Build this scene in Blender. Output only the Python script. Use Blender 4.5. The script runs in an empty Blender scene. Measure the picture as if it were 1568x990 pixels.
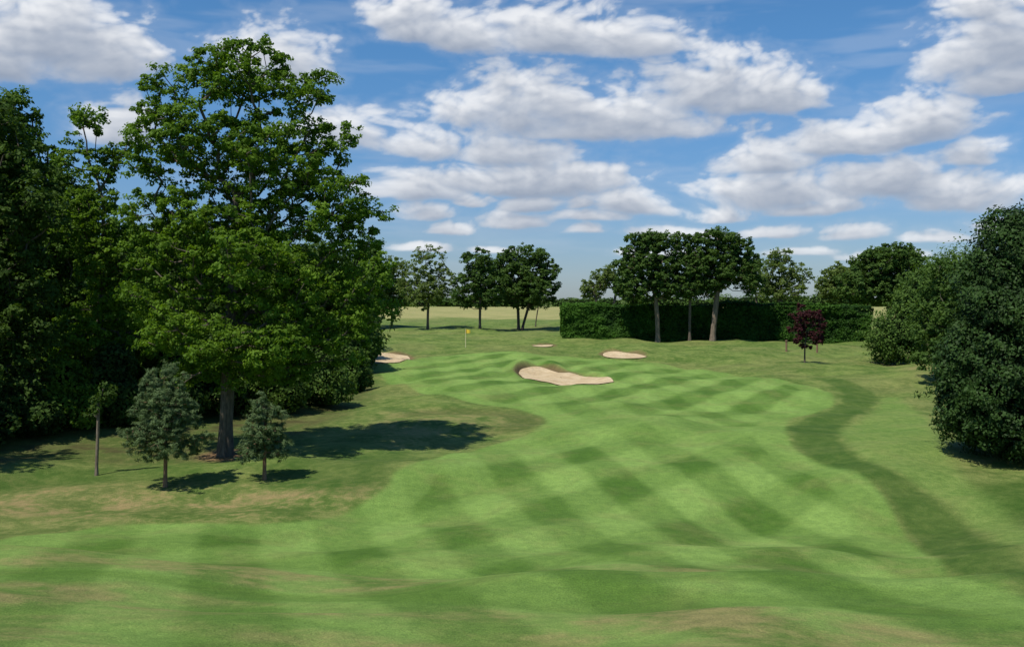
import bpy, math, numpy as np
from mathutils import Vector
F=1524.0; CX=784.0; HY=458.0; CZ=7.3
scene=bpy.context.scene
# ------------------------------------------------------------ numpy noise
def sst(a,b,v):
    t=np.clip((v-a)/(b-a),0,1); return t*t*(3-2*t)
class VN:
    def __init__(s,seed): s.g=np.random.default_rng(seed).random((256,256))
    def __call__(s,x,y):
        xi=np.floor(x).astype(int); yi=np.floor(y).astype(int); fx=x-xi; fy=y-yi
        fx=fx*fx*fx*(fx*(fx*6-15)+10); fy=fy*fy*fy*(fy*(fy*6-15)+10)
        a=s.g[xi%256,yi%256];b=s.g[(xi+1)%256,yi%256];c=s.g[xi%256,(yi+1)%256];d=s.g[(xi+1)%256,(yi+1)%256]
        return (a*(1-fx)+b*fx)*(1-fy)+(c*(1-fx)+d*fx)*fy
def fbm(x,y,seed,oc=5,gain=.5):
    v=0;a=1;t=0;ca,sa=math.cos(.6),math.sin(.6)
    for k in range(oc):
        n=VN(seed+k)(x,y)
        v=v+a*n;t+=a;a*=gain;x,y=(x*ca-y*sa)*2.03+11.3,(x*sa+y*ca)*2.03+5.7
    return v/t
def puff(x,y,seed):
    """cellular billows: 1 at the centre of a puff, 0 at its rim"""
    g=np.random.default_rng(seed).random((128,128,2)); xi=np.floor(x).astype(int); yi=np.floor(y).astype(int)
    best=np.full(x.shape,9.)
    for a in (-1,0,1):
        for b in (-1,0,1):
            p=g[(xi+a)%128,(yi+b)%128]; dx=xi+a+p[...,0]-x; dy=yi+b+p[...,1]-y
            d=dx*dx+dy*dy; best=np.minimum(best,d)
    return 1-np.clip(best,0,1)
# ------------------------------------------------------------ terrain
_k=np.array([(-6000,3.2),(-200,3.2),(-20,3.2),(0,3.0),(8,2.85),(14,2.4),(19,1.55),(24,0.6),(33,-0.8),(40,-0.5),(47,0),(62,-0.1),(75,0.3),(97,0.85),(118,1.6),(140,2.2),(180,2.4),(400,2.7),(8000,3.6)])
_ty=np.arange(-100,420,0.5); _tz=np.interp(_ty,_k[:,0],_k[:,1])
g=np.exp(-0.5*(np.arange(-20,21)*0.5/2.6)**2); g/=g.sum()
_tz2=np.convolve(np.pad(_tz,20,mode='edge'),g,mode='valid')
_w=[(r.uniform(0,math.tau),r.uniform(0,math.tau),l) for r in [np.random.default_rng(3)] for l in (38,29,21,15,11,8,6,4.5)]
def ridges(x,y): return fbm((x+60)/11.0+y*.02,(y+0.24*x+40)/2.6,900,3)-.5
def raw(x,y):
    x=np.asarray(x,float); y=np.asarray(y,float)
    z=np.where((y>-90)&(y<400),np.interp(y,_ty,_tz2),np.interp(y,_k[:,0],_k[:,1]))
    att=np.clip(1-(np.abs(y-80)-120)/200,0,1)
    n=0
    for i,(a,p,ll) in enumerate(_w):
        n=n+math.sqrt(ll)*0.026*np.sin((x*math.cos(a)+y*math.sin(a))*math.tau/ll+p+0.9*np.sin(x/ll*1.7+p*2))
    z=z+n*att
    z=z+0.26*ridges(x,y)*sst(50,24,y)*sst(2,10,y)
    z=z+0.22*np.exp(-((y-22.5+0.27*x+.6*np.sin(x*.5))/2.0)**2)
    z=z+0.18*np.exp(-((y-29-0.10*x+.5*np.sin(x*.4+1))/2.4)**2)
    z=z+0.60*np.exp(-(((x+5.5)/5.5)**2+((y-60)/3.6)**2))
    z=z+0.35*np.exp(-(((x-6)/7)**2+((y-56)/4)**2))
    z=z+0.9*np.clip((x-20)/30,0,1.5)*np.exp(-((y-55)/30)**2)
    z=z+0.5*np.clip((-x-12)/20,0,1.5)*np.exp(-((y-60)/25)**2)
    return z
def unproj(px,py):
    px=np.atleast_1d(np.asarray(px,float)); py=np.atleast_1d(np.asarray(py,float))
    ys=np.concatenate([np.arange(4,220,0.1),np.arange(220,1500,2)])
    out=[]
    for a,b in zip(px,py):
        u=(a-CX)/F; v=(HY-b)/F
        d=raw(u*ys,ys)-(CZ+v*ys)
        i=np.argmax(d>0)
        out.append((u*ys[i],ys[i]))
    return np.array(out)
def P(lst): 
    a=np.array(lst,float); return unproj(a[:,0],a[:,1])
def smooth(poly,n=4):
    p=poly
    for _ in range(n//2):
        q=np.roll(p,-1,0); p=np.stack([p*.75+q*.25,p*.25+q*.75],1).reshape(-1,2)
    return p
def sdf(poly,x,y,pad=8):
    out=np.full(x.shape,1e3)
    m=(x>poly[:,0].min()-pad)&(x<poly[:,0].max()+pad)&(y>poly[:,1].min()-pad)&(y<poly[:,1].max()+pad)
    X=x[m];Y=y[m]; d=np.full(X.shape,1e9); ins=np.zeros(X.shape,bool)
    for (ax,ay),(bx,by) in zip(poly,np.roll(poly,-1,0)):
        ex,ey=bx-ax,by-ay; L=ex*ex+ey*ey+1e-12
        t=np.clip(((X-ax)*ex+(Y-ay)*ey)/L,0,1)
        d=np.minimum(d,(X-ax-t*ex)**2+(Y-ay-t*ey)**2)
        if ay!=by: ins^=((ay>Y)!=(by>Y))&(X<(bx-ax)*(Y-ay)/(by-ay)+ax)
    d=np.sqrt(d); out[m]=np.where(ins,-d,d); return out
BUNK=[smooth(P(b)) for b in (
 [(793,570),(812,565),(835,567),(850,573),(885,577),(915,577),(940,580),(938,586),(900,589),(855,588),(815,582),(797,577)],
 [(922,543),(937,540),(955,542),(985,544),(993,547),(960,549),(925,548)],
 [(560,543),(590,542),(612,545),(630,547),(625,552),(590,556),(555,557)],
 [(812,528.5),(845,528.5),(848,530),(820,530.5)])]
LIPA=[0.75,0.5,0.4,0.2]
def H(x,y,carve=False):
    z=raw(x,y)
    for b,A in zip(BUNK,LIPA):
        s=sdf(b,np.asarray(x,float),np.asarray(y,float))
        cy=b[:,1].mean(); hh=(b[:,1].max()-b[:,1].min())/2
        back=sst(-0.5,0.9,(y-cy)/hh)
        z=z+A*sst(0,0.6,s)*np.exp(-(np.clip(s,0,99)/3.0)**2)*back*(.8+.4*np.sin(np.asarray(x)*1.9))
        if carve: z=z-0.14*sst(0.15,-0.3,s)
    return z
def Hs(x,y): return float(H(np.array([float(x)]),np.array([float(y)]))[0])
# ------------------------------------------------------------ node helpers
def newmat(name):
    m=bpy.data.materials.new(name); m.use_nodes=True; nt=m.node_tree; nt.nodes.clear()
    return m,nt
def N(nt,t,**k):
    n=nt.nodes.new(t)
    for a,b in k.items():
        if a=='inp':
            for i,v in b.items(): n.inputs[i].default_value=v
        else: setattr(n,a,b)
    return n
def mixc(nt,fac,a,b,bt='MIX'):
    n=nt.nodes.new('ShaderNodeMix'); n.data_type='RGBA'; n.blend_type=bt
    for s,v in ((0,fac),(6,a),(7,b)):
        if hasattr(v,'links'): nt.links.new(v,n.inputs[s])
        else: n.inputs[s].default_value=v if s==0 else (*v,1) 
    return n.outputs[2]
def math_(nt,op,a,b=None,c=None,clamp=False):
    n=nt.nodes.new('ShaderNodeMath'); n.operation=op; n.use_clamp=clamp
    for i,v in enumerate((a,b,c)):
        if v is None: continue
        if hasattr(v,'links'): nt.links.new(v,n.inputs[i])
        else: n.inputs[i].default_value=v
    return n.outputs[0]
def noise(nt,vec,scale,detail=4,rough=.55,dist=0):
    n=N(nt,'ShaderNodeTexNoise',inp={'Scale':scale,'Detail':detail,'Roughness':rough,'Distortion':dist})
    if vec is not None: nt.links.new(vec,n.inputs['Vector'])
    return n.outputs[0]
def mrange(nt,v,a,b,c=0.,d=1.):
    n=N(nt,'ShaderNodeMapRange',inp={1:a,2:b,3:c,4:d}); n.interpolation_type='SMOOTHSTEP'
    nt.links.new(v,n.inputs[0]); return n.outputs[0]
def make_mesh(name,verts,quads,mats,midx=None,attrs=None,smooth_=None):
    me=bpy.data.meshes.new(name)
    nv=len(verts); nf=len(quads)
    me.vertices.add(nv); me.vertices.foreach_set('co',np.asarray(verts,np.float32).ravel())
    me.loops.add(nf*4); me.loops.foreach_set('vertex_index',np.asarray(quads,np.int32).ravel())
    me.polygons.add(nf); me.polygons.foreach_set('loop_start',np.arange(nf,dtype=np.int32)*4)
    try: me.polygons.foreach_set('loop_total',np.full(nf,4,np.int32))
    except Exception: pass
    for m in mats: me.materials.append(m)
    if midx is not None: me.polygons.foreach_set('material_index',np.asarray(midx,np.int32))
    if smooth_ is not None: me.polygons.foreach_set('use_smooth',np.asarray(smooth_,bool))
    me.update(calc_edges=True)
    for k,(dom,typ,arr) in (attrs or {}).items():
        at=me.attributes.new(k,typ,dom)
        at.data.foreach_set('color' if typ=='FLOAT_COLOR' else 'value',np.asarray(arr,np.float32).ravel())
    return me
def add_obj(name,me,loc=(0,0,0)):
    o=bpy.data.objects.new(name,me); scene.collection.objects.link(o); o.location=loc; return o
# ------------------------------------------------------------ ground mesh
OY=-6.0
rad=[1.0]
while rad[-1]<17: rad.append(rad[-1]*1.03+0.02)
while rad[-1]<210: rad.append(rad[-1]*1.0046)
while rad[-1]<7000: rad.append(rad[-1]*1.035)
rad=np.array(rad)
ang=np.concatenate([np.arange(-35,35,0.085),np.arange(35,325,2.9)])
ang=np.radians(ang); na=len(ang); nr=len(rad)
A_,R_=np.meshgrid(ang,rad); gx=(R_*np.sin(A_)).ravel(); gy=(OY+R_*np.cos(A_)).ravel()
gz=H(gx,gy,True)
i=np.arange(nr-1)[:,None]*na; j=np.arange(na)[None,:]; j2=(j+1)%na
q=np.stack([i+j,i+na+j,i+na+j2,i+j2],-1).reshape(-1,4)[:,::-1]
FAIR=smooth(P([(-250,880),(-100,838),(0,824),(120,808),(250,800),(380,806),(480,798),(560,772),(598,742),(600,722),(650,706),(720,690),(790,672),(832,652),(838,638),(800,626),(740,620),(680,605),(620,590),(575,572),(560,560),(620,552),(680,543),(800,538),(900,550),(1000,553),(1100,568),(1190,580),(1260,594),(1283,610),(1262,628),(1200,642),(1205,668),(1225,695),(1290,715),(1345,745),(1372,795),(1430,850),(1568,925),(1750,990),(1750,1300),(-450,1300)]))
GREEN=smooth(P([(640,531),(720,526),(800,528),(850,533),(830,540),(740,545),(650,543),(620,537)]))
NECK=smooth(P([(838,640),(920,634),(1040,640),(1200,642),(1210,668),(1222,692),(1120,684),(1000,676),(880,684),(760,700),(640,722),(610,735),(610,722),(700,697),(800,668)]))
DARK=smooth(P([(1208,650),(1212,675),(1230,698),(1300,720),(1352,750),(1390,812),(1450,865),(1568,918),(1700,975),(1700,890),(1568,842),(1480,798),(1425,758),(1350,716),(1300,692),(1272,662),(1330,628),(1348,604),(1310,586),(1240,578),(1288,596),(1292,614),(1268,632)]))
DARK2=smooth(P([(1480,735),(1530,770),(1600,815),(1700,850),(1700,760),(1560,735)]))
SHADE_OAK=smooth(P([(400,712),(500,700),(590,690),(640,694),(598,715),(592,738),(540,758),(450,752),(405,735)]))  # shade beside the oak, painted into the grass colour
SHADE_WOOD=smooth(P([(-200,745),(0,728),(130,712),(330,712),(340,732),(250,738),(120,742),(0,752),(-200,775)]))  # shade along the wood's edge, painted as darker grass
SEMI=smooth(P([(1278,660),(1340,630),(1356,602),(1400,625),(1430,660),(1450,700),(1480,735),(1530,772),(1600,818),(1700,855),(1700,885),(1568,838),(1480,794),(1425,754),(1350,712),(1302,690)]))
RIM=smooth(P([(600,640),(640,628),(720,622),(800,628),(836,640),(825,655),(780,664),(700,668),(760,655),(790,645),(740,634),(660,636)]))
DRYL=smooth(P([(-200,800),(0,790),(200,796),(400,795),(500,780),(575,755),(560,735),(420,745),(200,745),(0,728),(-200,735)]))
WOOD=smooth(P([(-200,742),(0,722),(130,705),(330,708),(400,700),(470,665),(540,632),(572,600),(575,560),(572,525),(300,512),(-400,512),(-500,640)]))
DRYM=smooth(P([(560,690),(700,668),(820,655),(835,640),(720,625),(610,625),(575,640)]))
DRYR=smooth(P([(1290,560),(1330,555),(1430,575),(1450,620),(1450,690),(1600,720),(1700,640),(1450,540),(1340,545)]))
wob=(fbm(gx/3+50,gy/3+50,700,3)-.5)*1.0
def m(poly,w): return sst(w,-w,sdf(poly,gx,gy)+wob*min(1,w))
sF=sdf(FAIR,gx,gy)
fair=sst(0.20,-0.20,sF+wob*.15); green=m(GREEN,0.4); neck=m(NECK,1.2); rim=m(RIM,0.6)
dark=np.maximum(.9*m(DARK,0.35),np.maximum(.85*m(DARK2,0.8),np.maximum(.75*m(SHADE_OAK,1.),.7*m(SHADE_WOOD,1.))))  # dark rough bands together with the painted tree shade
semi=m(SEMI,.5)
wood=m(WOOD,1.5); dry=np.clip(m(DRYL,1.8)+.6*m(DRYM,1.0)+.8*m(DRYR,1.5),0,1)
def lines(th,P_,ph,wobb,k,cur=0):
    a=math.radians(th); s=gx*math.cos(a)-gy*math.sin(a)
    s=s+wobb*np.sin(gy/17+gx/23+th)+.24*wob+cur*(gy-45)**2*.01
    return 0.5+0.5*np.tanh(k*np.sin(s*math.tau/P_+ph))/math.tanh(k)
upw=sst(58,70,gy)
A1=lines(-13,3.9,0.6,0.6,3.0,-.10); B1=lines(43,5.4,1.0,0.7,2.9)*(1-upw)+lines(31,5.0,.4,.5,3.3)*upw
nearw=sst(23,30,gy)
wa=.54*(1-upw)+.30*upw
amp=.88+.7*(fbm(gx/8+10,gy/8+10,720,3)-.5)
stripe=.50+((wa*A1+(1-wa)*B1)-.5)*nearw*amp+(A1-.5)*(1-nearw)*.58*amp
stripe=stripe*(1-.6*neck)+.6*.66*neck
coll=sst(-1.8,-1.5,sF)*sst(30,36,gy); stripe=stripe*(1-.75*coll)+.75*(.60+.16*A1)*coll
GA=lines(-20,2.4,0,0,2.5); 
stripe=stripe*(1-green)+green*(0.72+0.2*(GA-.5))
fair=np.maximum(fair,.6*semi); stripe=np.clip(np.where(sF>.3,.62,stripe),0,1)
fg=sst(34,22,gy)
bd=np.zeros_like(gx)
for b in BUNK:
    s=sdf(b,gx,gy); cy=b[:,1].mean(); hh=(b[:,1].max()-b[:,1].min())/2
    bd=np.maximum(bd,sst(0.75,0.2,s)*sst(-.3,.5,(gy-cy)/hh)); bd=np.maximum(bd,sst(.1,0,s))
straw=sst(235,255,gy)*sst(640,560,gy)
OAKB=P([(345,697)])[0]
mul=np.exp(-(((gx-OAKB[0])/1.3)**2+((gy-OAKB[1])/1.5)**2)**2)
rdg=np.clip(.5+1.5*ridges(gx,gy),0,1)
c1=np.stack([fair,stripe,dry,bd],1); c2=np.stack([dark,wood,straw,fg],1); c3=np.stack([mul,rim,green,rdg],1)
gm,nt=newmat('grass_ground')
tc=N(nt,'ShaderNodeNewGeometry').outputs['Position']
def sep(nm):
    a=N(nt,'ShaderNodeAttribute',attribute_name=nm); s=N(nt,'ShaderNodeSeparateColor'); nt.links.new(a.outputs['Color'],s.inputs[0]); return s.outputs[0],s.outputs[1],s.outputs[2],a.outputs['Alpha']
fa,stp,dr,bdm=sep('m1'); dk,wd,st,fgm=sep('m2'); ml,rm,gr,rg=sep('m3')
n_big=noise(nt,tc,0.09,2); n_mid=noise(nt,tc,0.45,4,.6,.3); n_sm=noise(nt,tc,2.3,4,.68); n_xf=noise(nt,tc,26,3,.75)
rough=mixc(nt,mrange(nt,n_mid,.35,.68),(0.070,0.128,0.022),(0.150,0.208,0.050))
rough=mixc(nt,mrange(nt,n_sm,.42,.78,0,.55),rough,(0.23,0.230,0.085))
rough=mixc(nt,mrange(nt,n_big,.45,.65,0,.3),rough,(0.225,0.208,0.085))
dmask=math_(nt,'MULTIPLY',dr,mrange(nt,math_(nt,'ADD',math_(nt,'MULTIPLY',n_mid,.6),math_(nt,'MULTIPLY',n_sm,.4)),.44,.62,.05,.85))
rough=mixc(nt,dmask,rough,(0.265,0.20,0.095))
fcol=mixc(nt,stp,(0.064,0.138,0.019),(0.205,0.325,0.078))
fcol=mixc(nt,mrange(nt,n_big,.35,.7,0,.2),fcol,(0.145,0.225,0.048))
fcol=mixc(nt,math_(nt,'MULTIPLY',mrange(nt,n_mid,.46,.70,0,.36),math_(nt,'SUBTRACT',1,gr)),fcol,(0.195,0.215,0.070))
fdry=math_(nt,'MULTIPLY',fgm,math_(nt,'MULTIPLY',mrange(nt,rg,.36,.70),mrange(nt,math_(nt,'ADD',n_mid,math_(nt,'MULTIPLY',n_sm,.4)),.56,.85,.1,.85)))
fcol=mixc(nt,fdry,fcol,(0.25,0.220,0.090))
fcol=mixc(nt,math_(nt,'MULTIPLY',fgm,mrange(nt,rg,.42,.2,0,.35)),fcol,(0.07,0.145,0.016))
col=mixc(nt,fa,rough,fcol)
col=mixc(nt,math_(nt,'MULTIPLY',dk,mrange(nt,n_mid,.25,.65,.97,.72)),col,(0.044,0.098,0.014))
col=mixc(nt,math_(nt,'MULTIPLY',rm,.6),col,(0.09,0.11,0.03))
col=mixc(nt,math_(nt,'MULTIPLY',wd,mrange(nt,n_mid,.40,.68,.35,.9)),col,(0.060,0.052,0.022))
col=mixc(nt,math_(nt,'MULTIPLY',st,mrange(nt,n_big,.3,.6,.5,.9)),col,(0.34,0.31,0.13))
col=mixc(nt,ml,col,(0.20,0.12,0.065))
col=mixc(nt,bdm,col,(0.16,0.115,0.06))
col=mixc(nt,1.0,col,mixc(nt,mrange(nt,n_xf,.25,.75),(.72,.72,.70),(1.28,1.28,1.24)),'MULTIPLY')
col=mixc(nt,1.0,col,mixc(nt,mrange(nt,n_sm,.25,.75),(.80,.84,.80),(1.16,1.13,1.1)),'MULTIPLY')
bs=N(nt,'ShaderNodeBsdfPrincipled',inp={'Roughness':.85}); bs.inputs['Specular IOR Level'].default_value=.12
nt.links.new(col,bs.inputs['Base Color'])
bh=noise(nt,tc,9,5,.75)
bp=N(nt,'ShaderNodeBump',inp={'Strength':.8,'Distance':.08}); nt.links.new(bh,bp.inputs['Height']); nt.links.new(bp.outputs[0],bs.inputs['Normal'])
o=N(nt,'ShaderNodeOutputMaterial'); nt.links.new(bs.outputs[0],o.inputs[0])
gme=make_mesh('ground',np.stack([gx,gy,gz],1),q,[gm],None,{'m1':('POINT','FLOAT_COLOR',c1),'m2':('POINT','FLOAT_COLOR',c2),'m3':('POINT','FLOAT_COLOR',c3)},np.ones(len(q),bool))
add_obj('ground',gme)
# ------------------------------------------------------------ bunkers
sm_,nt=newmat('bunker_sand')
tc=N(nt,'ShaderNodeNewGeometry').outputs['Position']
c=mixc(nt,mrange(nt,noise(nt,tc,1.2,4),.3,.7),(0.45,0.335,0.185),(0.58,0.46,0.28))
c=mixc(nt,mrange(nt,noise(nt,tc,9,3),.45,.7,0,.4),c,(0.38,0.28,0.15))
bs=N(nt,'ShaderNodeBsdfPrincipled',inp={'Roughness':.95}); nt.links.new(c,bs.inputs['Base Color'])
bp=N(nt,'ShaderNodeBump',inp={'Strength':.6,'Distance':.3}); nt.links.new(noise(nt,tc,3,4),bp.inputs['Height']); nt.links.new(bp.outputs[0],bs.inputs['Normal'])
o=N(nt,'ShaderNodeOutputMaterial'); nt.links.new(bs.outputs[0],o.inputs[0])
for b,A in zip(BUNK,LIPA):
    c0=b.mean(0); n=len(b); T=np.linspace(0.02,1,24)
    rg_=c0+(b-c0)[None]*T[:,None,None]
    x=rg_[...,0].ravel(); y=rg_[...,1].ravel(); s=sdf(b,x,y)
    hh=(b[:,1].max()-b[:,1].min())/2
    z=raw(x,y)+0.03+0.35*A*sst(-.2,1,(y-c0[1])/hh)-0.05*sst(0,-1.5,s)
    i=np.arange(len(T)-1)[:,None]*n; j=np.arange(n)[None]; j2=(j+1)%n
    qq=np.stack([i+j,i+n+j,i+n+j2,i+j2],-1).reshape(-1,4)
    add_obj('sand_bunker',make_mesh('sand_bunker',np.stack([x,y,z],1),qq,[sm_],None,None,np.ones(len(qq),bool)))
# ------------------------------------------------------------ vegetation
def leafmat(name,dark,light,trans=.3,rough=.65):
    m_,nt=newmat(name)
    a=N(nt,'ShaderNodeAttribute',attribute_name='tone')
    col=mixc(nt,a.outputs['Fac'],dark,light)
    bs=N(nt,'ShaderNodeBsdfPrincipled',inp={'Roughness':rough}); bs.inputs['Specular IOR Level'].default_value=.12
    nt.links.new(col,bs.inputs['Base Color'])
    tr=N(nt,'ShaderNodeBsdfTranslucent'); nt.links.new(mixc(nt,1.0,col,(1.4,1.45,.6),'MULTIPLY'),tr.inputs[0])
    mx=N(nt,'ShaderNodeMixShader',inp={0:trans}); nt.links.new(bs.outputs[0],mx.inputs[1]); nt.links.new(tr.outputs[0],mx.inputs[2])
    o=N(nt,'ShaderNodeOutputMaterial'); nt.links.new(mx.outputs[0],o.inputs[0]); return m_
def barkmat(name,c1_,c2_):
    m_,nt=newmat(name); tc=N(nt,'ShaderNodeTexCoord').outputs['Object']
    mp=N(nt,'ShaderNodeMapping'); mp.inputs['Scale'].default_value=(1,1,.2); nt.links.new(tc,mp.inputs[0])
    n1=noise(nt,mp.outputs[0],9,4,.7)
    bs=N(nt,'ShaderNodeBsdfPrincipled',inp={'Roughness':.9}); nt.links.new(mixc(nt,mrange(nt,n1,.3,.7),c1_,c2_),bs.inputs['Base Color'])
    bp=N(nt,'ShaderNodeBump',inp={'Strength':.8,'Distance':.06}); nt.links.new(n1,bp.inputs['Height']); nt.links.new(bp.outputs[0],bs.inputs['Normal'])
    o=N(nt,'ShaderNodeOutputMaterial'); nt.links.new(bs.outputs[0],o.inputs[0]); return m_
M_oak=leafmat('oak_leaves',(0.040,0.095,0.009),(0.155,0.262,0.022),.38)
M_oak2=leafmat('beech_leaves',(0.034,0.080,0.010),(0.095,0.172,0.018),.34)
M_dark=leafmat('woodland_leaves',(0.022,0.052,0.009),(0.078,0.134,0.020),.30)
M_deep=leafmat('understorey_leaves',(0.015,0.036,0.009),(0.048,0.092,0.016),.25)
M_mid=leafmat('lime_tree_leaves',(0.032,0.074,0.015),(0.095,0.162,0.030),.32)
M_lite=leafmat('ash_tree_leaves',(0.080,0.125,0.030),(0.17,0.23,0.06),.4)
M_hedge=leafmat('hedge_leaves',(0.012,0.040,0.006),(0.055,0.135,0.012),.2)
M_holly=leafmat('holly_leaves',(0.009,0.026,0.007),(0.040,0.080,0.018),.14,.55)
M_pine=leafmat('pine_needles',(0.052,0.092,0.034),(0.140,0.200,0.080),.2)
M_red=leafmat('plum_leaves',(0.030,0.008,0.012),(0.075,0.022,0.024),.25)
M_bark=barkmat('oak_bark',(0.050,0.040,0.030),(0.15,0.12,0.085))
M_bark2=barkmat('pale_bark',(0.10,0.075,0.052),(0.24,0.19,0.135))
M_bark3=barkmat('pine_bark',(0.12,0.065,0.035),(0.28,0.17,0.10))
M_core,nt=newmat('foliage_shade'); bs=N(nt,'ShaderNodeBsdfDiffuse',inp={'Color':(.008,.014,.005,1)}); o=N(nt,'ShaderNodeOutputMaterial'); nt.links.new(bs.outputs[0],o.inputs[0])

def unit(v): return v/(np.linalg.norm(v,axis=-1,keepdims=True)+1e-9)
def leaves(r,cent,rad,per,size,asp=.6,droop=.0,flat=.75,outw=1.0,sub=9):
    ns=len(cent)*sub; si=np.repeat(np.arange(len(cent)),sub)
    ds=unit(r.normal(size=(ns,3))); so=ds*(r.random(ns)**.4)[:,None]*rad[si][:,None]*.95; so[:,2]*=flat
    tw=cent[si]+so; pl=max(1,int(round(per/sub))); n=ns*pl; ti=np.repeat(np.arange(ns),pl); ci=si[ti]
    tr=rad[ci]*.42
    off=unit(r.normal(size=(n,3)))*(r.random(n)**.5*tr)[:,None]; off[:,2]*=.6
    p=tw[ti]+off; oo=p-cent[ci]
    nrm=unit(unit(oo)*outw*.7+unit(off)*.5+np.array([0,0,.6])+r.normal(size=(n,3))*.6)
    t=unit(np.cross(nrm,r.normal(size=(n,3)))); b=np.cross(nrm,t)
    t[:,2]-=droop; t=unit(t)
    s=size*r.uniform(.6,1.35,n)[:,None]
    v=np.stack([p-t*s*.5,p+b*s*asp*.5+t*s*.05,p+t*s*.5,p-b*s*asp*.5+t*s*.05],1).reshape(-1,3)
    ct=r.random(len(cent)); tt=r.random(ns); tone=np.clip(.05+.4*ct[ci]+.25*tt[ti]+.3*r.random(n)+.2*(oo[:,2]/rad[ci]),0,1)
    return v,np.arange(n*4).reshape(-1,4),tone
def tubes(p0,p1,r0,r1,k=6):
    n=len(p0); ax=unit(p1-p0); ref=np.where(np.abs(ax[:,2:3])>.9,np.array([[1.,0,0]]),np.array([[0,0,1.]]))
    u=unit(np.cross(ax,ref)); w=np.cross(ax,u)
    a=np.linspace(0,math.tau,k,endpoint=False)
    ring=u[:,None]*np.cos(a)[None,:,None]+w[:,None]*np.sin(a)[None,:,None]
    v=np.concatenate([p0[:,None]+ring*r0[:,None,None],p1[:,None]+ring*r1[:,None,None]],1).reshape(-1,3)
    base=np.arange(n)[:,None]*2*k; j=np.arange(k)[None]; j2=(j+1)%k
    return v,np.stack([base+j,base+j2,base+k+j2,base+k+j],-1).reshape(-1,4)
def tree(name,loc,lobes,nclump,cr,per,lsize,lmat,bmat,trunk_r=.3,trunk_top=.55,seed=1,shell=.35,droop=0,asp=.6,lean=0,sep_=.75,rmin=.018,stems=1,flat=.75,bf=.35,sub=9,low=.33):
    r=np.random.default_rng(seed); L=np.array(lobes,float)
    w=(L[:,3]*L[:,4]*L[:,5])**.75; w/=w.sum()
    pts=np.zeros((0,3)); tries=0
    while len(pts)<nclump and tries<nclump*14:
        tries+=1; l=L[r.choice(len(L),p=w)]
        d=unit(r.normal(size=3)); p=l[:3]+d*l[3:]*r.random()**shell
        if p[2]<.4: continue
        if len(pts) and np.min(((pts-p)**2).sum(1))<(sep_*cr)**2: continue
        pts=np.vstack([pts,p])
    top=(L[:,2]+L[:,5]).max(); tc_=np.average(L[:,:2],axis=0,weights=w)
    th=top*trunk_top; nodes=[];par=[];pl=[]
    for s in range(stems):
        K=9; ph=r.uniform(0,9); ox,oy=(r.normal(size=2)*.18 if stems>1 else (0,0))
        for k in range(K):
            f=k/(K-1); nodes.append([ox+(tc_[0]*.6+lean)*f**1.6+.02*th*math.sin(3*f+ph)*f+ox*4*f,oy+tc_[1]*.6*f**1.6+.02*th*math.cos(4*f+ph)*f+oy*4*f,th*f-.25*(k==0)])
            par.append(-1 if k==0 else len(nodes)-2); pl.append(0 if k==0 else pl[-1]+th/K)
    nodes=np.array(nodes); nt0=len(nodes)
    order=np.argsort(np.linalg.norm(pts-np.array([nodes[nt0-1][0]*.6,nodes[nt0-1][1]*.6,th*.75]),axis=1))
    endn=[]; okmin=th*low
    for p in pts[order]:
        d=np.linalg.norm(nodes-p,axis=1)
        cost=d+bf*np.array(pl)+np.where(nodes[:,2]<okmin,50,0)+np.where(nodes[:,2]>p[2]+.3*d,.5*d,0)
        i=int(np.argmin(cost)); a=nodes[i]; dd=d[i]
        ns=max(1,int(dd/1.1)+1); prev=i; new=[]
        for s in range(1,ns+1):
            f=s/ns; new.append(a*(1-f)+p*f+np.array([0,0,-.10*dd*math.sin(math.pi*f)]) + (r.normal(size=3)*.1*dd/ns if s<ns else 0))
            par.append(prev); pl.append(pl[prev]+dd/ns); prev=len(par)-1
        nodes=np.vstack([nodes,new])
        endn.append(prev)
    n=len(nodes); A=np.zeros(n)
    for e in endn: A[e]+=rmin**2.3
    for i in range(n-1,-1,-1):
        if A[i]==0: A[i]=rmin**2.3
        if par[i]>=0: A[par[i]]+=A[i]
    R=A**(1/2.3); sc=trunk_r/R[0]; 
    R=np.maximum(R*sc,rmin*.6) if sc<1 else R*(1+(sc-1)*np.clip(R/R[0],0,1)**.5)
    R=R*(1+.45*np.exp(-np.maximum(nodes[:,2],0)/(.7*trunk_r+.1)))
    pa=np.array(par); ok=pa>=0
    tv,tq=tubes(nodes[pa[ok]],nodes[ok],np.minimum(R[pa[ok]],R[ok]*1.35+.01),R[ok],7)
    crr=cr*r.uniform(.6,1.3,len(pts))
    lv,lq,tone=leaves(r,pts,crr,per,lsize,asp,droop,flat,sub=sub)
    V=np.vstack([tv,lv]); Q=np.vstack([tq,lq+len(tv)])
    mi=np.concatenate([np.zeros(len(tq)),np.ones(len(lq))]); tn=np.concatenate([np.zeros(len(tq)),tone])
    me=make_mesh(name,V,Q,[bmat,lmat],mi,{'tone':('FACE','FLOAT',tn)},mi==0)
    return add_obj(name,me,loc)
def place(px,py=None,d=None):
    if d is None: x,y=unproj(px,py)[0]
    else: x,y=(px-CX)/F*d,d
    return float(x),float(y),Hs(x,y)
def pxl(base,ell,depth=1.0,dy=0):
    bx,by,bz=base; out=[]
    for k,e in enumerate(ell):
        cx,cy,rx,ry=e[:4]; s=by/F
        oy=(e[4] if len(e)>4 else 0)
        out.append(((cx-CX)*s-bx,oy,CZ-(cy-HY)*s-bz,rx*s,max(rx*s*depth,ry*s*.6),ry*s))
    return out
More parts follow.
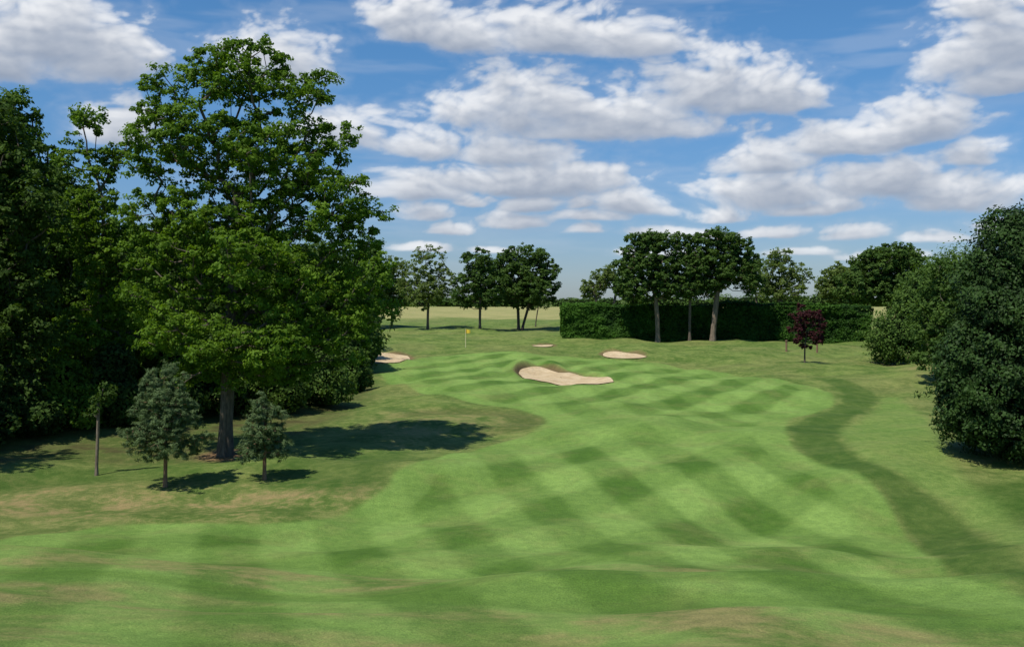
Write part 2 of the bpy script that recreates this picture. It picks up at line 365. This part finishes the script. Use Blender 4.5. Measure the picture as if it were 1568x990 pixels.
def ptree(name,base,ell,*a,depth=1.0,**k):
    return tree(name,base,pxl(base,ell,depth),*a,**k)
def shrub(name,loc,lobes,nleaf,lsize,lmat,seed=1,asp=.6,core=.78,amp=.16,tuft=0.0,nf=1.0):
    r=np.random.default_rng(seed); L=np.array(lobes,float)
    area=(L[:,3]*L[:,5]+L[:,4]*L[:,5]+L[:,3]*L[:,4]); w=area/area.sum()
    li=r.choice(len(L),p=w,size=nleaf); d=unit(r.normal(size=(nleaf,3)))
    s1=L[li,:3]+d*L[li,3:]
    fz=nf
    nz=fbm((s1[:,0]+.6*s1[:,1])*.9*fz+40,(s1[:,2]*1.1-.5*s1[:,1])*fz+li*3.1+40,300+seed,4,.6)
    nz2=fbm(s1[:,0]*2.6*fz+80,(s1[:,2]*2.6+s1[:,1]*1.7)*fz+80,500+seed,2,.6)
    bump=1+amp*((nz-.5)*3.2+(nz2-.5)*1.8)
    rr=bump*(.78+.28*r.random(nleaf)**.8)
    off=d*L[li,3:]*rr[:,None]; p=L[li,:3]+off
    keep=p[:,2]>0.05
    for k in range(len(L)):
        e=((p-L[k,:3])/(L[k,3:]*.72)); keep&=~(((e**2).sum(1)<1)&(li!=k))
    p=p[keep];d=d[keep];bump=bump[keep]; n=len(p)
    nrm=unit(d+np.array([0,0,.35])+r.normal(size=(n,3))*.65)
    t=unit(np.cross(nrm,r.normal(size=(n,3)))+np.array([0,0,tuft])); b=np.cross(nrm,t); s=lsize*r.uniform(.6,1.4,n)[:,None]
    lv=np.stack([p-t*s*.5,p+b*s*asp*.5,p+t*s*.5,p-b*s*asp*.5],1).reshape(-1,3); lq=np.arange(n*4).reshape(-1,4)
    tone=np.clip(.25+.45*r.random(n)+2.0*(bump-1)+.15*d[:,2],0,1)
    V=[lv];Q=[lq];nb=len(lv);mi=[np.zeros(n)];tn=[tone]
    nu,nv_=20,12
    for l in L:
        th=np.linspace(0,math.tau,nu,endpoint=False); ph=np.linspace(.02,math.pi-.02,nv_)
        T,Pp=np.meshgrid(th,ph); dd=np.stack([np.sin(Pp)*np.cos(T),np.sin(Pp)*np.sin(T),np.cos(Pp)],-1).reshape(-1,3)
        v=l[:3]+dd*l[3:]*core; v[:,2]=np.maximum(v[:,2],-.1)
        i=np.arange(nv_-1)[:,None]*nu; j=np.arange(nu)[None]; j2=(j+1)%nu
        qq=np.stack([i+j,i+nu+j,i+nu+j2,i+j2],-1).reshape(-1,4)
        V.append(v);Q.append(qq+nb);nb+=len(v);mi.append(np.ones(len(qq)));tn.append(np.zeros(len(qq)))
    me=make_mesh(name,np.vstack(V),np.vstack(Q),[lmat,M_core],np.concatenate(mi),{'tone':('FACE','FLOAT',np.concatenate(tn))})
    return add_obj(name,me,loc)
def pshrub(name,base,ell,*a,depth=1.0,**k): return shrub(name,base,pxl(base,ell,depth),*a,**k)

# --- the big oak
b=place(345,697)
ptree('oak_tree',b,[(360,110,85,48),(250,135,38,34),(462,140,48,45),(290,215,95,65),(425,240,100,75),(520,205,34,22),(225,310,50,55),
 (500,320,82,62),(330,350,110,80),(545,410,58,65),(440,450,110,75),(270,450,85,68),(495,520,75,42),(385,560,85,42),(290,560,50,35),(205,240,26,26),(555,480,42,45),(570,340,36,26),(390,75,40,18),(215,400,40,40),(300,505,60,35,-3),(420,525,75,38,-3),(345,520,50,30,-3.2),(400,400,60,40,-3.5)],
 720,.66,216,.175,M_oak,M_bark,trunk_r=.33,trunk_top=.62,seed=4,shell=.38,depth=.8,sep_=.92,flat=.62,low=.28,rmin=.022)
# --- woodland on the left
b=place(-397,d=40); ptree('woodland_tree',b,[(-397,270,170,170),(-330,380,120,90),(-450,400,120,100)],170,1.1,110,.36,M_dark,M_bark,trunk_r=.35,seed=10)  # unseen tree left of frame, added to shade the strip by the woods
b=place(-40,d=52); ptree('woodland_tree',b,[(-20,190,55,55),(-60,300,110,120),(20,330,70,120),(0,480,90,100),(-80,500,120,120),(-30,600,110,60)],400,.85,160,.24,M_dark,M_bark,trunk_r=.35,seed=11,depth=.8)
b=place(70,d=62); ptree('woodland_tree',b,[(40,270,50,70),(15,190,35,55),(75,340,80,90),(60,460,90,100),(120,560,80,60)],360,.9,160,.26,M_oak2,M_bark,trunk_r=.35,seed=12,depth=.8)
b=place(150,d=58); ptree('birch_tree',b,[(132,185,30,22),(105,235,26,26),(150,255,36,30),(185,225,22,22),(140,340,60,55),(180,420,65,70),(160,520,80,60)],270,.62,150,.2,M_oak,M_bark,trunk_r=.2,trunk_top=.7,seed=13,depth=.8,shell=.4,sep_=.95)
for k,(px,d,ty,wx,sd) in enumerate([(-60,80,200,120,21),(60,84,300,110,22),(170,76,340,90,23),(280,80,340,100,24),(390,84,350,100,25),(490,88,370,80,26),(535,100,400,50,27)]):
    b=place(px,d=d)
    ptree('woodland_tree',b,[(px,ty+60,wx*.6,60),(px-wx*.3,ty+130,wx*.7,80),(px+wx*.3,ty+150,wx*.7,80),(px,ty+220,wx*.9,70)],230,1.3,110,.40,M_dark if k%2 else M_mid,M_bark,trunk_r=.3,seed=sd)
for k,(px,py,w,h,mt) in enumerate([(20,665,70,45,M_deep),(95,655,60,50,M_oak2),(170,650,60,60,M_deep),(250,640,70,60,M_dark),(330,632,70,60,M_deep),(410,630,60,55,M_dark),(480,620,55,50,M_mid),(530,602,38,45,M_mid),(545,560,30,40,M_mid),(-50,680,70,70,M_deep)]):
    b=place(px,py+0); pshrub('understorey_shrub',b,[(px,py-h*.8,w*.7,h*.8),(px-w*.5,py-h*.5,w*.5,h*.6),(px+w*.5,py-h*.55,w*.5,h*.6),(px+w*.1,py-h*1.5,w*.5,h*.6)],12000,.22,mt,seed=40+k,amp=.34,core=.55)
for k,(px,d,ty) in enumerate([(0,105,330),(110,105,360),(220,105,360),(330,108,370),(440,112,380)]):
    b=place(px,d=d); pshrub('woodland_thicket',b,[(px,470,75,80),(px-40,420,60,60),(px+40,430,60,60),(px,ty+40,40,45)],12000,.5,M_dark,seed=60+k,nf=.5)
# --- young pines
def pine(px,py,top,hw,seed,nc):
    b=place(px,py); r=np.random.default_rng(seed); s=b[1]/F; Ht=(py-top)*s; W=hw*s
    lob=[]
    for f in np.linspace(.32,.95,9):
        ww=W*(1-((f-.32)/.85)**2.0)*(.75+.35*r.random()); lob.append((W*.12*r.normal(),W*.12*r.normal(),Ht*f,ww,ww,Ht*.06))
    return tree('pine_tree',b,lob,nc,.30,190,.17,M_pine,M_bark3,trunk_r=.08,trunk_top=.9,seed=seed,shell=.35,asp=.15,sep_=.7,rmin=.010,flat=.9,bf=.05,sub=6)
pine(253,746,562,70,71,220); pine(405,735,608,38,72,105)
b=place(148,728); ptree('birch_sapling',b,[(152,615,14,16),(140,635,12,12),(165,600,12,12)],12,.3,80,.15,M_dark,M_bark2,trunk_r=.07,trunk_top=.85,seed=73)
# --- trees beyond the green
b=place(655,504); ptree('ash_tree',b,[(655,400,30,30),(640,430,28,30),(675,425,25,30),(655,450,42,25)],120,.8,110,.32,M_lite,M_bark,trunk_r=.2,trunk_top=.6,seed=81,shell=.6,sep_=.95)
b=place(735,503); ptree('lime_tree',b,[(733,400,24,18),(722,425,25,25),(745,425,25,30),(733,450,38,22)],150,.85,150,.32,M_mid,M_bark,trunk_r=.2,trunk_top=.5,seed=82)
b=place(795,505); ptree('lime_tree',b,[(800,393,40,18),(775,415,35,28),(828,415,28,28),(800,445,58,25),(790,425,45,35),(845,440,18,20)],330,.85,170,.32,M_mid,M_bark,trunk_r=.24,trunk_top=.5,seed=83,stems=2)
b=place(820,500); ptree('young_tree',b,[(826,462,12,9),(834,466,10,8)],12,.6,60,.3,M_mid,M_bark,trunk_r=.1,trunk_top=.7,seed=84)
b=place(600,500); ptree('ash_tree',b,[(600,420,25,30),(585,450,25,28),(610,450,22,22)],110,.9,120,.36,M_lite,M_bark,trunk_r=.2,seed=85)
b=place(560,503); ptree('woodland_tree',b,[(560,400,30,45),(550,450,40,40)],150,1.1,120,.4,M_mid,M_bark,trunk_r=.2,seed=86)
# --- hedge
HYD=min(place(862,519)[1],place(1100,518)[1])+1.0
def hedge():
    r=np.random.default_rng(90)
    y0=HYD; x1=(1332-CX)/F*y0; x0=(862-CX)/F*y0
    D=3.0; zt=CZ-(468-HY)/F*y0; n=85000
    u=r.random(n)*(x1-x0)+x0; face=r.random(n)
    tp=(face>.68)&(face<=.93); en=face>.93; fr=face<=.68
    Y=np.where(fr,y0,y0+r.random(n)*D); X=np.where(en,np.where(r.random(n)<.6,x0,x1),u)
    gb=raw(X,Y)-.1; Z=np.where(tp,zt+.25*np.sin(u*.21+1)+.12*np.sin(u*.73),gb+r.random(n)*(zt-gb))
    P1=np.stack([X,Y,Z],1); nn=np.where(tp[:,None],[0,-.2,1.],np.where(en[:,None],[-1.,0,.2],[0,-1.,.2]))
    bmp=(fbm(P1[:,0]*.45+100,(P1[:,2]+P1[:,1])*.6+100,77,5,.6)-.5)*1.5
    P1+=nn*(bmp*.8+r.uniform(-.3,.15,n))[:,None]
    nr_=unit(nn+r.normal(size=(n,3))*.6+[0,0,.3]); t=unit(np.cross(nr_,r.normal(size=(n,3)))); bb=np.cross(nr_,t); s=.28*r.uniform(.6,1.4,n)[:,None]
    v=np.stack([P1-t*s*.5,P1+bb*s*.35,P1+t*s*.5,P1-bb*s*.35],1).reshape(-1,3); qd=np.arange(n*4).reshape(-1,4)
    tone=np.clip(.1+.4*r.random(n)+bmp*.9+.6*np.exp(-((P1[:,0]-x0)/6)**2),0,1)
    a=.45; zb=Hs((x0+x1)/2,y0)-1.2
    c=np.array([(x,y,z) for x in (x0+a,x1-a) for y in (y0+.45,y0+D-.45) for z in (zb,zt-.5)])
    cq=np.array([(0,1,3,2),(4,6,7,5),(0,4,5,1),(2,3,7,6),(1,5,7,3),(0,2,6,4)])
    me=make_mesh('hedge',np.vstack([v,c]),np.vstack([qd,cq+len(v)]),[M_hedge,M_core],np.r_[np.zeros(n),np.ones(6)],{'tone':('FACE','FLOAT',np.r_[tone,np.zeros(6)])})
    add_obj('hedge',me)
hedge()
# --- trees by the hedge
DT=HYD-2.2
b=place(1007,d=DT); ptree('lime_tree',b,[(985,370,24,18),(1012,368,22,14),(965,405,24,26),(1000,410,38,34),(1020,435,32,28),(972,442,30,24)],240,.8,180,.30,M_mid,M_bark2,trunk_r=.30,trunk_top=.6,seed=101,shell=.5,sep_=.92,low=.5)
b=place(1056,d=DT); ptree('lime_tree',b,[(1045,373,22,14),(1050,410,24,28),(1060,435,26,22)],95,.75,140,.30,M_mid,M_bark,trunk_r=.18,trunk_top=.6,seed=102,sep_=.95,low=.5)
b=place(1091,d=DT); ptree('lime_tree',b,[(1095,364,34,14),(1125,381,30,18),(1080,398,32,26),(1115,412,38,26),(1148,402,22,20),(1082,435,26,18),(1150,432,20,16)],240,.8,170,.30,M_mid,M_bark2,trunk_r=.36,trunk_top=.5,seed=103,shell=.55,sep_=.92,low=.5)
b=place(925,d=160); ptree('ash_tree',b,[(920,430,30,20),(940,425,26,22),(905,445,20,14)],85,.75,95,.32,M_lite,M_bark,trunk_r=.2,trunk_top=.6,seed=104,shell=.6,stems=2)
b=place(1195,d=160); ptree('ash_tree',b,[(1195,400,28,20),(1175,425,28,25),(1215,425,28,25),(1195,445,40,15)],125,.85,95,.34,M_lite,M_bark,trunk_r=.22,trunk_top=.6,seed=105,shell=.6,stems=2)
b=place(1160,d=165); ptree('ash_tree',b,[(1150,420,20,20),(1165,440,20,14)],45,.85,70,.34,M_lite,M_bark,trunk_r=.18,trunk_top=.6,seed=106,shell=.6)
b=place(1285,d=150); ptree('lime_tree',b,[(1285,430,28,25),(1268,445,18,18),(1300,450,22,18)],110,.95,140,.36,M_lite,M_bark,trunk_r=.2,seed=107)
b=place(1362,d=118); ptree('chestnut_tree',b,[(1365,393,45,18),(1335,413,35,26),(1390,415,34,28),(1315,438,36,26),(1380,440,52,28),(1345,440,35,24)],340,.8,170,.30,M_mid,M_bark,trunk_r=.28,trunk_top=.5,seed=108,sep_=.85)
b=place(1232,555); ptree('purple_plum_tree',b,[(1235,483,22,20),(1222,503,16,18),(1248,502,18,20),(1236,520,22,14)],80,.38,117,.18,M_red,M_bark,trunk_r=.08,trunk_top=.5,seed=109)
# --- right hand shrubs
b=place(1390,557); pshrub('rhododendron_bush',b,[(1385,510,52,46),(1358,525,30,32),(1430,505,48,50),(1420,450,40,46),(1455,425,42,36),(1480,470,52,82),(1395,470,34,34)],42000,.25,M_mid,seed=110,amp=.32,core=.58)
b=place(1500,d=80); ptree('hawthorn_tree',b,[(1440,425,32,32),(1480,430,42,42),(1460,500,60,50),(1520,480,50,70),(1440,545,40,30),(1480,560,40,30)],230,.8,160,.25,M_mid,M_bark,trunk_r=.25,seed=111)
b=place(1575,702); pshrub('holly_tree',b,[(1552,352,38,36),(1575,400,76,70),(1560,480,90,82),(1640,470,100,140),(1545,575,96,92),(1560,635,100,65),(1660,600,120,110),(1500,640,50,47),(1530,420,46,46),(1480,550,40,54),(1472,605,38,54)],180000,.16,M_holly,seed=112,amp=.34,core=.60)
# --- distant tree belt
r=np.random.default_rng(5); lob=[]
for k in range(60):
    x=-330+k*15+r.uniform(-5,5); lob.append((x,r.uniform(-8,8),1.5+r.random()*1.5,9+4*r.random(),7,3.0+3.5*r.random()))
shrub('distant_tree_line',(60,620,Hs(60,620)),lob,40000,1.4,M_mid,seed=6,nf=.15)
# ------------------------------------------------------------ flag & posts
def simple(name,c,rough=.5):
    m_,nt=newmat(name); tc=N(nt,'ShaderNodeTexCoord').outputs['Object']
    bs=N(nt,'ShaderNodeBsdfPrincipled',inp={'Roughness':rough}); nt.links.new(mixc(nt,noise(nt,tc,6,3),tuple(v*.8 for v in c),c),bs.inputs['Base Color'])
    o=N(nt,'ShaderNodeOutputMaterial'); nt.links.new(bs.outputs[0],o.inputs[0]); return m_
M_wh=simple('painted_pole',(.8,.72,.45)); M_yel=simple('yellow_cloth',(.75,.55,.05)); M_wood=simple('weathered_wood',(.22,.13,.08),.8); M_blk=simple('cup_liner',(.05,.05,.05))
fx,fy,fz=place(713,532)
emp=bpy.data.objects.new('golf_flag',None); scene.collection.objects.link(emp); emp.location=(fx,fy,fz)
def part(name,v,qd,mat):
    o=add_obj(name,make_mesh(name,np.array(v,float),np.array(qd),[mat])); o.parent=emp; return o
v,qd=tubes(np.array([[0,0,-.05],[0,0,1.2]]),np.array([[0,0,1.2],[0,0,2.25]]),np.array([.035,.032]),np.array([.032,.026]),10); part('pole',v,qd,M_wh)
us=np.linspace(0,1,9); vv=[];qq=[]
for i_,u in enumerate(us):
    for z in (2.22,2.22-.5*(1-.25*u)): vv.append((-.05+u*.62,.07*math.sin(u*6),z-.10*u))
    if i_: k=2*i_; qq.append((k-2,k-1,k+1,k))
part('flag_cloth',vv,qq,M_yel)
v,qd=tubes(np.array([[0,0,-.05]]),np.array([[0,0,.02]]),np.array([.07]),np.array([.07]),12); part('cup',v,qd,M_blk)
for px,py in ((1204,538),(1251,540)):  # tree posts either side of the plum
    x,y,z=place(px,py); v,qd=tubes(np.array([[0,0,-.1],[0,0,1.0],[0,0,1.25]]),np.array([[0,0,1.0],[0,0,1.25],[0,0,1.3]]),np.array([.11,.11,.18]),np.array([.11,.18,.02]),8)
    add_obj('tree_post',make_mesh('tree_post',v,qd,[M_wood]),(x,y,z))
# ------------------------------------------------------------ sun, sky
EL=60; AZ=math.atan2(-.66,-.68)
sv=Vector((math.sin(AZ)*math.cos(math.radians(EL)),math.cos(AZ)*math.cos(math.radians(EL)),math.sin(math.radians(EL))))
sl=bpy.data.lights.new('sun','SUN'); sl.energy=4.9; sl.angle=math.radians(.6); sl.color=(1,.94,.85)
so=bpy.data.objects.new('sun',sl); scene.collection.objects.link(so); so.rotation_euler=sv.to_track_quat('Z','Y').to_euler()
STR=.09
def skynodes(nt,vec,el):
    sky=N(nt,'ShaderNodeTexSky',sky_type='NISHITA'); sky.sun_disc=False; sky.sun_elevation=math.radians(EL); sky.sun_rotation=AZ%math.tau; sky.air_density=1.0; sky.dust_density=.3; sky.ozone_density=3
    if vec is not None: nt.links.new(vec,sky.inputs[0])
    tint=mixc(nt,mrange(nt,el,0.0,.28),(.60,.74,1.02),(.56,.96,1.24)); return mixc(nt,1.0,sky.outputs[0],tint,'MULTIPLY')
w=bpy.data.worlds.new('World'); scene.world=w; w.use_nodes=True; nt=w.node_tree; nt.nodes.clear()
gen=N(nt,'ShaderNodeTexCoord').outputs['Generated']; sx=N(nt,'ShaderNodeSeparateXYZ'); nt.links.new(gen,sx.inputs[0])
bg=N(nt,'ShaderNodeBackground',inp={1:STR}); nt.links.new(skynodes(nt,None,sx.outputs[2]),bg.inputs[0]); wo=N(nt,'ShaderNodeOutputWorld'); nt.links.new(bg.outputs[0],wo.inputs[0])
# cloud sheet: part of a huge sphere far beyond the horizon
CL=[(60,40,150,42),(165,80,100,34),(0,85,120,28),(430,85,80,42),(195,180,60,34),(520,195,75,36),
 (620,20,70,22),(720,50,70,26),(850,45,120,36),(960,55,110,28),(640,45,60,18),
 (700,165,75,28),(800,160,110,46),(930,165,130,44),(1060,120,110,46),(1170,140,100,32),(920,192,200,18),
 (640,215,75,30),(760,222,110,26),(850,265,130,28),(740,275,110,18),(620,290,62,20),
 (790,335,50,15),(805,308,36,14),(702,308,36,10),(955,308,60,18),(640,328,45,12),(885,350,30,8),(885,306,24,12),
 (1180,240,72,24),(1340,205,110,20),(1420,180,78,30),(1480,238,50,15),(1180,290,115,24),(1360,272,90,28),(1490,292,100,26),(1250,313,80,12),(1095,322,60,11),(1315,355,62,12),(1440,362,50,10),
 (1490,70,95,40),(1550,55,90,58),(1540,112,80,24),(1500,8,80,22),(1290,222,80,16),(1000,350,60,9),(1550,345,60,14),(690,352,60,10),(1180,352,60,9),(1010,385,70,8),(1350,392,70,7),(780,385,60,7),(900,330,50,9),(1230,385,60,7),(650,385,50,7),(1080,352,40,8)]
az1=np.arange(-.72,.72,.0011); el1=np.arange(-.012,.40,.0011)
AZg,ELg=np.meshgrid(az1,el1)
wx=(fbm(AZg*11+20,ELg*26+20,1000,3)-.5)*.05; wy=(fbm(AZg*11+60,ELg*26+60,1010,3)-.5)*.014
X=AZg+wx; Y=ELg+wy; acc=np.zeros_like(X)+1e-9; K=8.0; bacc=np.zeros_like(X); wacc=np.zeros_like(X)+1e-9
for (cx,cy,rx,ry) in CL:
    u=(cx-CX)/F; a0=math.atan(u); e0=math.atan((HY-(cy+ry*.55))/F*math.cos(a0)); ra=rx/F*math.cos(a0)**2*1.10; re=ry/F*1.6
    dx=(X-a0)/ra; dy=(Y-e0)/re; hgt=dy; dy=np.where(dy<0,-dy*2.6,dy)
    wgt=np.exp(-K*np.sqrt(dx*dx+dy*dy)); acc+=wgt; wacc+=wgt; bacc+=wgt*np.clip(hgt,-.5,1.2)
f=1+np.log(acc)/K; hh=bacc/wacc          # relative height in the cloud
p1=puff(X*24+10,Y*44+10,1100); p2=puff(X*52+30,Y*95+30,1101); p3=puff(X*110+5,Y*190+5,1102)
fn=fbm(X*40+31,Y*80+31,1200,6,.58); ln=fbm(AZg*6,ELg*18,1300,3)
topw=.35+.65*sst(-.1,.5,hh)
D=np.maximum(f,-1.2)+topw*(.50*(p1-.62)+.30*(p2-.62)+.15*(p3-.62))+.75*(fn-.5)+.55*(ln-.5)
hz=fbm(AZg*5+9,ELg*40+9,1400,5,.55)
dens=1-np.exp(-np.clip(D-.04,0,9)**1.25*5.5)
soft=sst(-.45,.5,D)*.26            # thin mist around the clouds
dens=1-(1-dens)*(1-soft)
dens=np.maximum(dens,.16*sst(.50,.75,hz)*sst(.0,.05,ELg))
def shift(A,du,dv): return np.roll(np.roll(A,-dv,0),-du,1)
Dp=np.clip(D,0,1.2)
ocl=sum(shift(Dp,-k//2,k) for k in (5,9,14,20,27,36))/6
pf=.55*p1+.3*p2+.15*p3
gr=np.clip(.5+1.9*(pf-shift(pf,-4,-5)*1.0)*topw+.9*(Dp-shift(Dp,-4,6)),0,1)
lit=np.exp(-ocl*2.3)*.66+.46*gr*np.exp(-ocl*.9)+.14*sst(0,.7,hh)
lit=np.clip(lit,0,1); thin=np.exp(-Dp*3.5)
lit=np.clip(lit*(1-thin*.45)+thin*.28,0,1)
fade=sst(.72,.62,np.abs(AZg))*sst(.40,.36,ELg); dens=dens*fade*(.35+.65*sst(0.0,.07,ELg))*.96
Rk=5500.
xx=Rk*np.cos(ELg)*np.sin(AZg); yy=Rk*np.cos(ELg)*np.cos(AZg); zz=CZ+Rk*np.sin(ELg)
nx=len(az1); ny=len(el1); i=np.arange(ny-1)[:,None]*nx; j=np.arange(nx-1)[None]
qs=np.stack([i+j,i+j+1,i+nx+j+1,i+nx+j],-1).reshape(-1,4)
sm2,nt=newmat('sky_clouds')
geo=N(nt,'ShaderNodeNewGeometry').outputs['Position']; s0=N(nt,'ShaderNodeVectorMath',operation='SUBTRACT'); nt.links.new(geo,s0.inputs[0]); s0.inputs[1].default_value=(0,0,CZ)
nm=N(nt,'ShaderNodeVectorMath',operation='NORMALIZE'); nt.links.new(s0.outputs[0],nm.inputs[0]); sx=N(nt,'ShaderNodeSeparateXYZ'); nt.links.new(nm.outputs[0],sx.inputs[0])
skc=skynodes(nt,nm.outputs[0],sx.outputs[2])
at=N(nt,'ShaderNodeAttribute',attribute_name='cl'); sc_=N(nt,'ShaderNodeSeparateColor'); nt.links.new(at.outputs['Color'],sc_.inputs[0])
cc=mixc(nt,sc_.outputs[1],(.25,.31,.42),(.90,.91,.93)); cc=mixc(nt,1.0,cc,(1/STR,)*3,'MULTIPLY')
em=N(nt,'ShaderNodeEmission',inp={1:STR}); nt.links.new(mixc(nt,sc_.outputs[0],skc,cc),em.inputs[0]); o=N(nt,'ShaderNodeOutputMaterial'); nt.links.new(em.outputs[0],o.inputs[0])
try: sm2.cycles.emission_sampling='NONE'
except Exception as e: print(e)
add_obj('sky',make_mesh('sky',np.stack([xx.ravel(),yy.ravel(),zz.ravel()],1),qs,[sm2],None,{'cl':('POINT','FLOAT_COLOR',np.stack([dens.ravel(),lit.ravel(),lit.ravel()*0,np.ones(lit.size)],1))},np.ones(len(qs),bool)))
# ------------------------------------------------------------ camera
cd=bpy.data.cameras.new('camera'); co=bpy.data.objects.new('camera',cd); scene.collection.objects.link(co)
cd.lens=35; cd.sensor_width=36; cd.sensor_fit='HORIZONTAL'; cd.shift_y=-(495-HY)/1568; cd.clip_end=20000; cd.clip_start=.1
co.location=(0,0,CZ); co.rotation_euler=(math.radians(90),0,0); scene.camera=co
scene.view_settings.view_transform='Standard'; scene.view_settings.look='None'; scene.view_settings.exposure=0
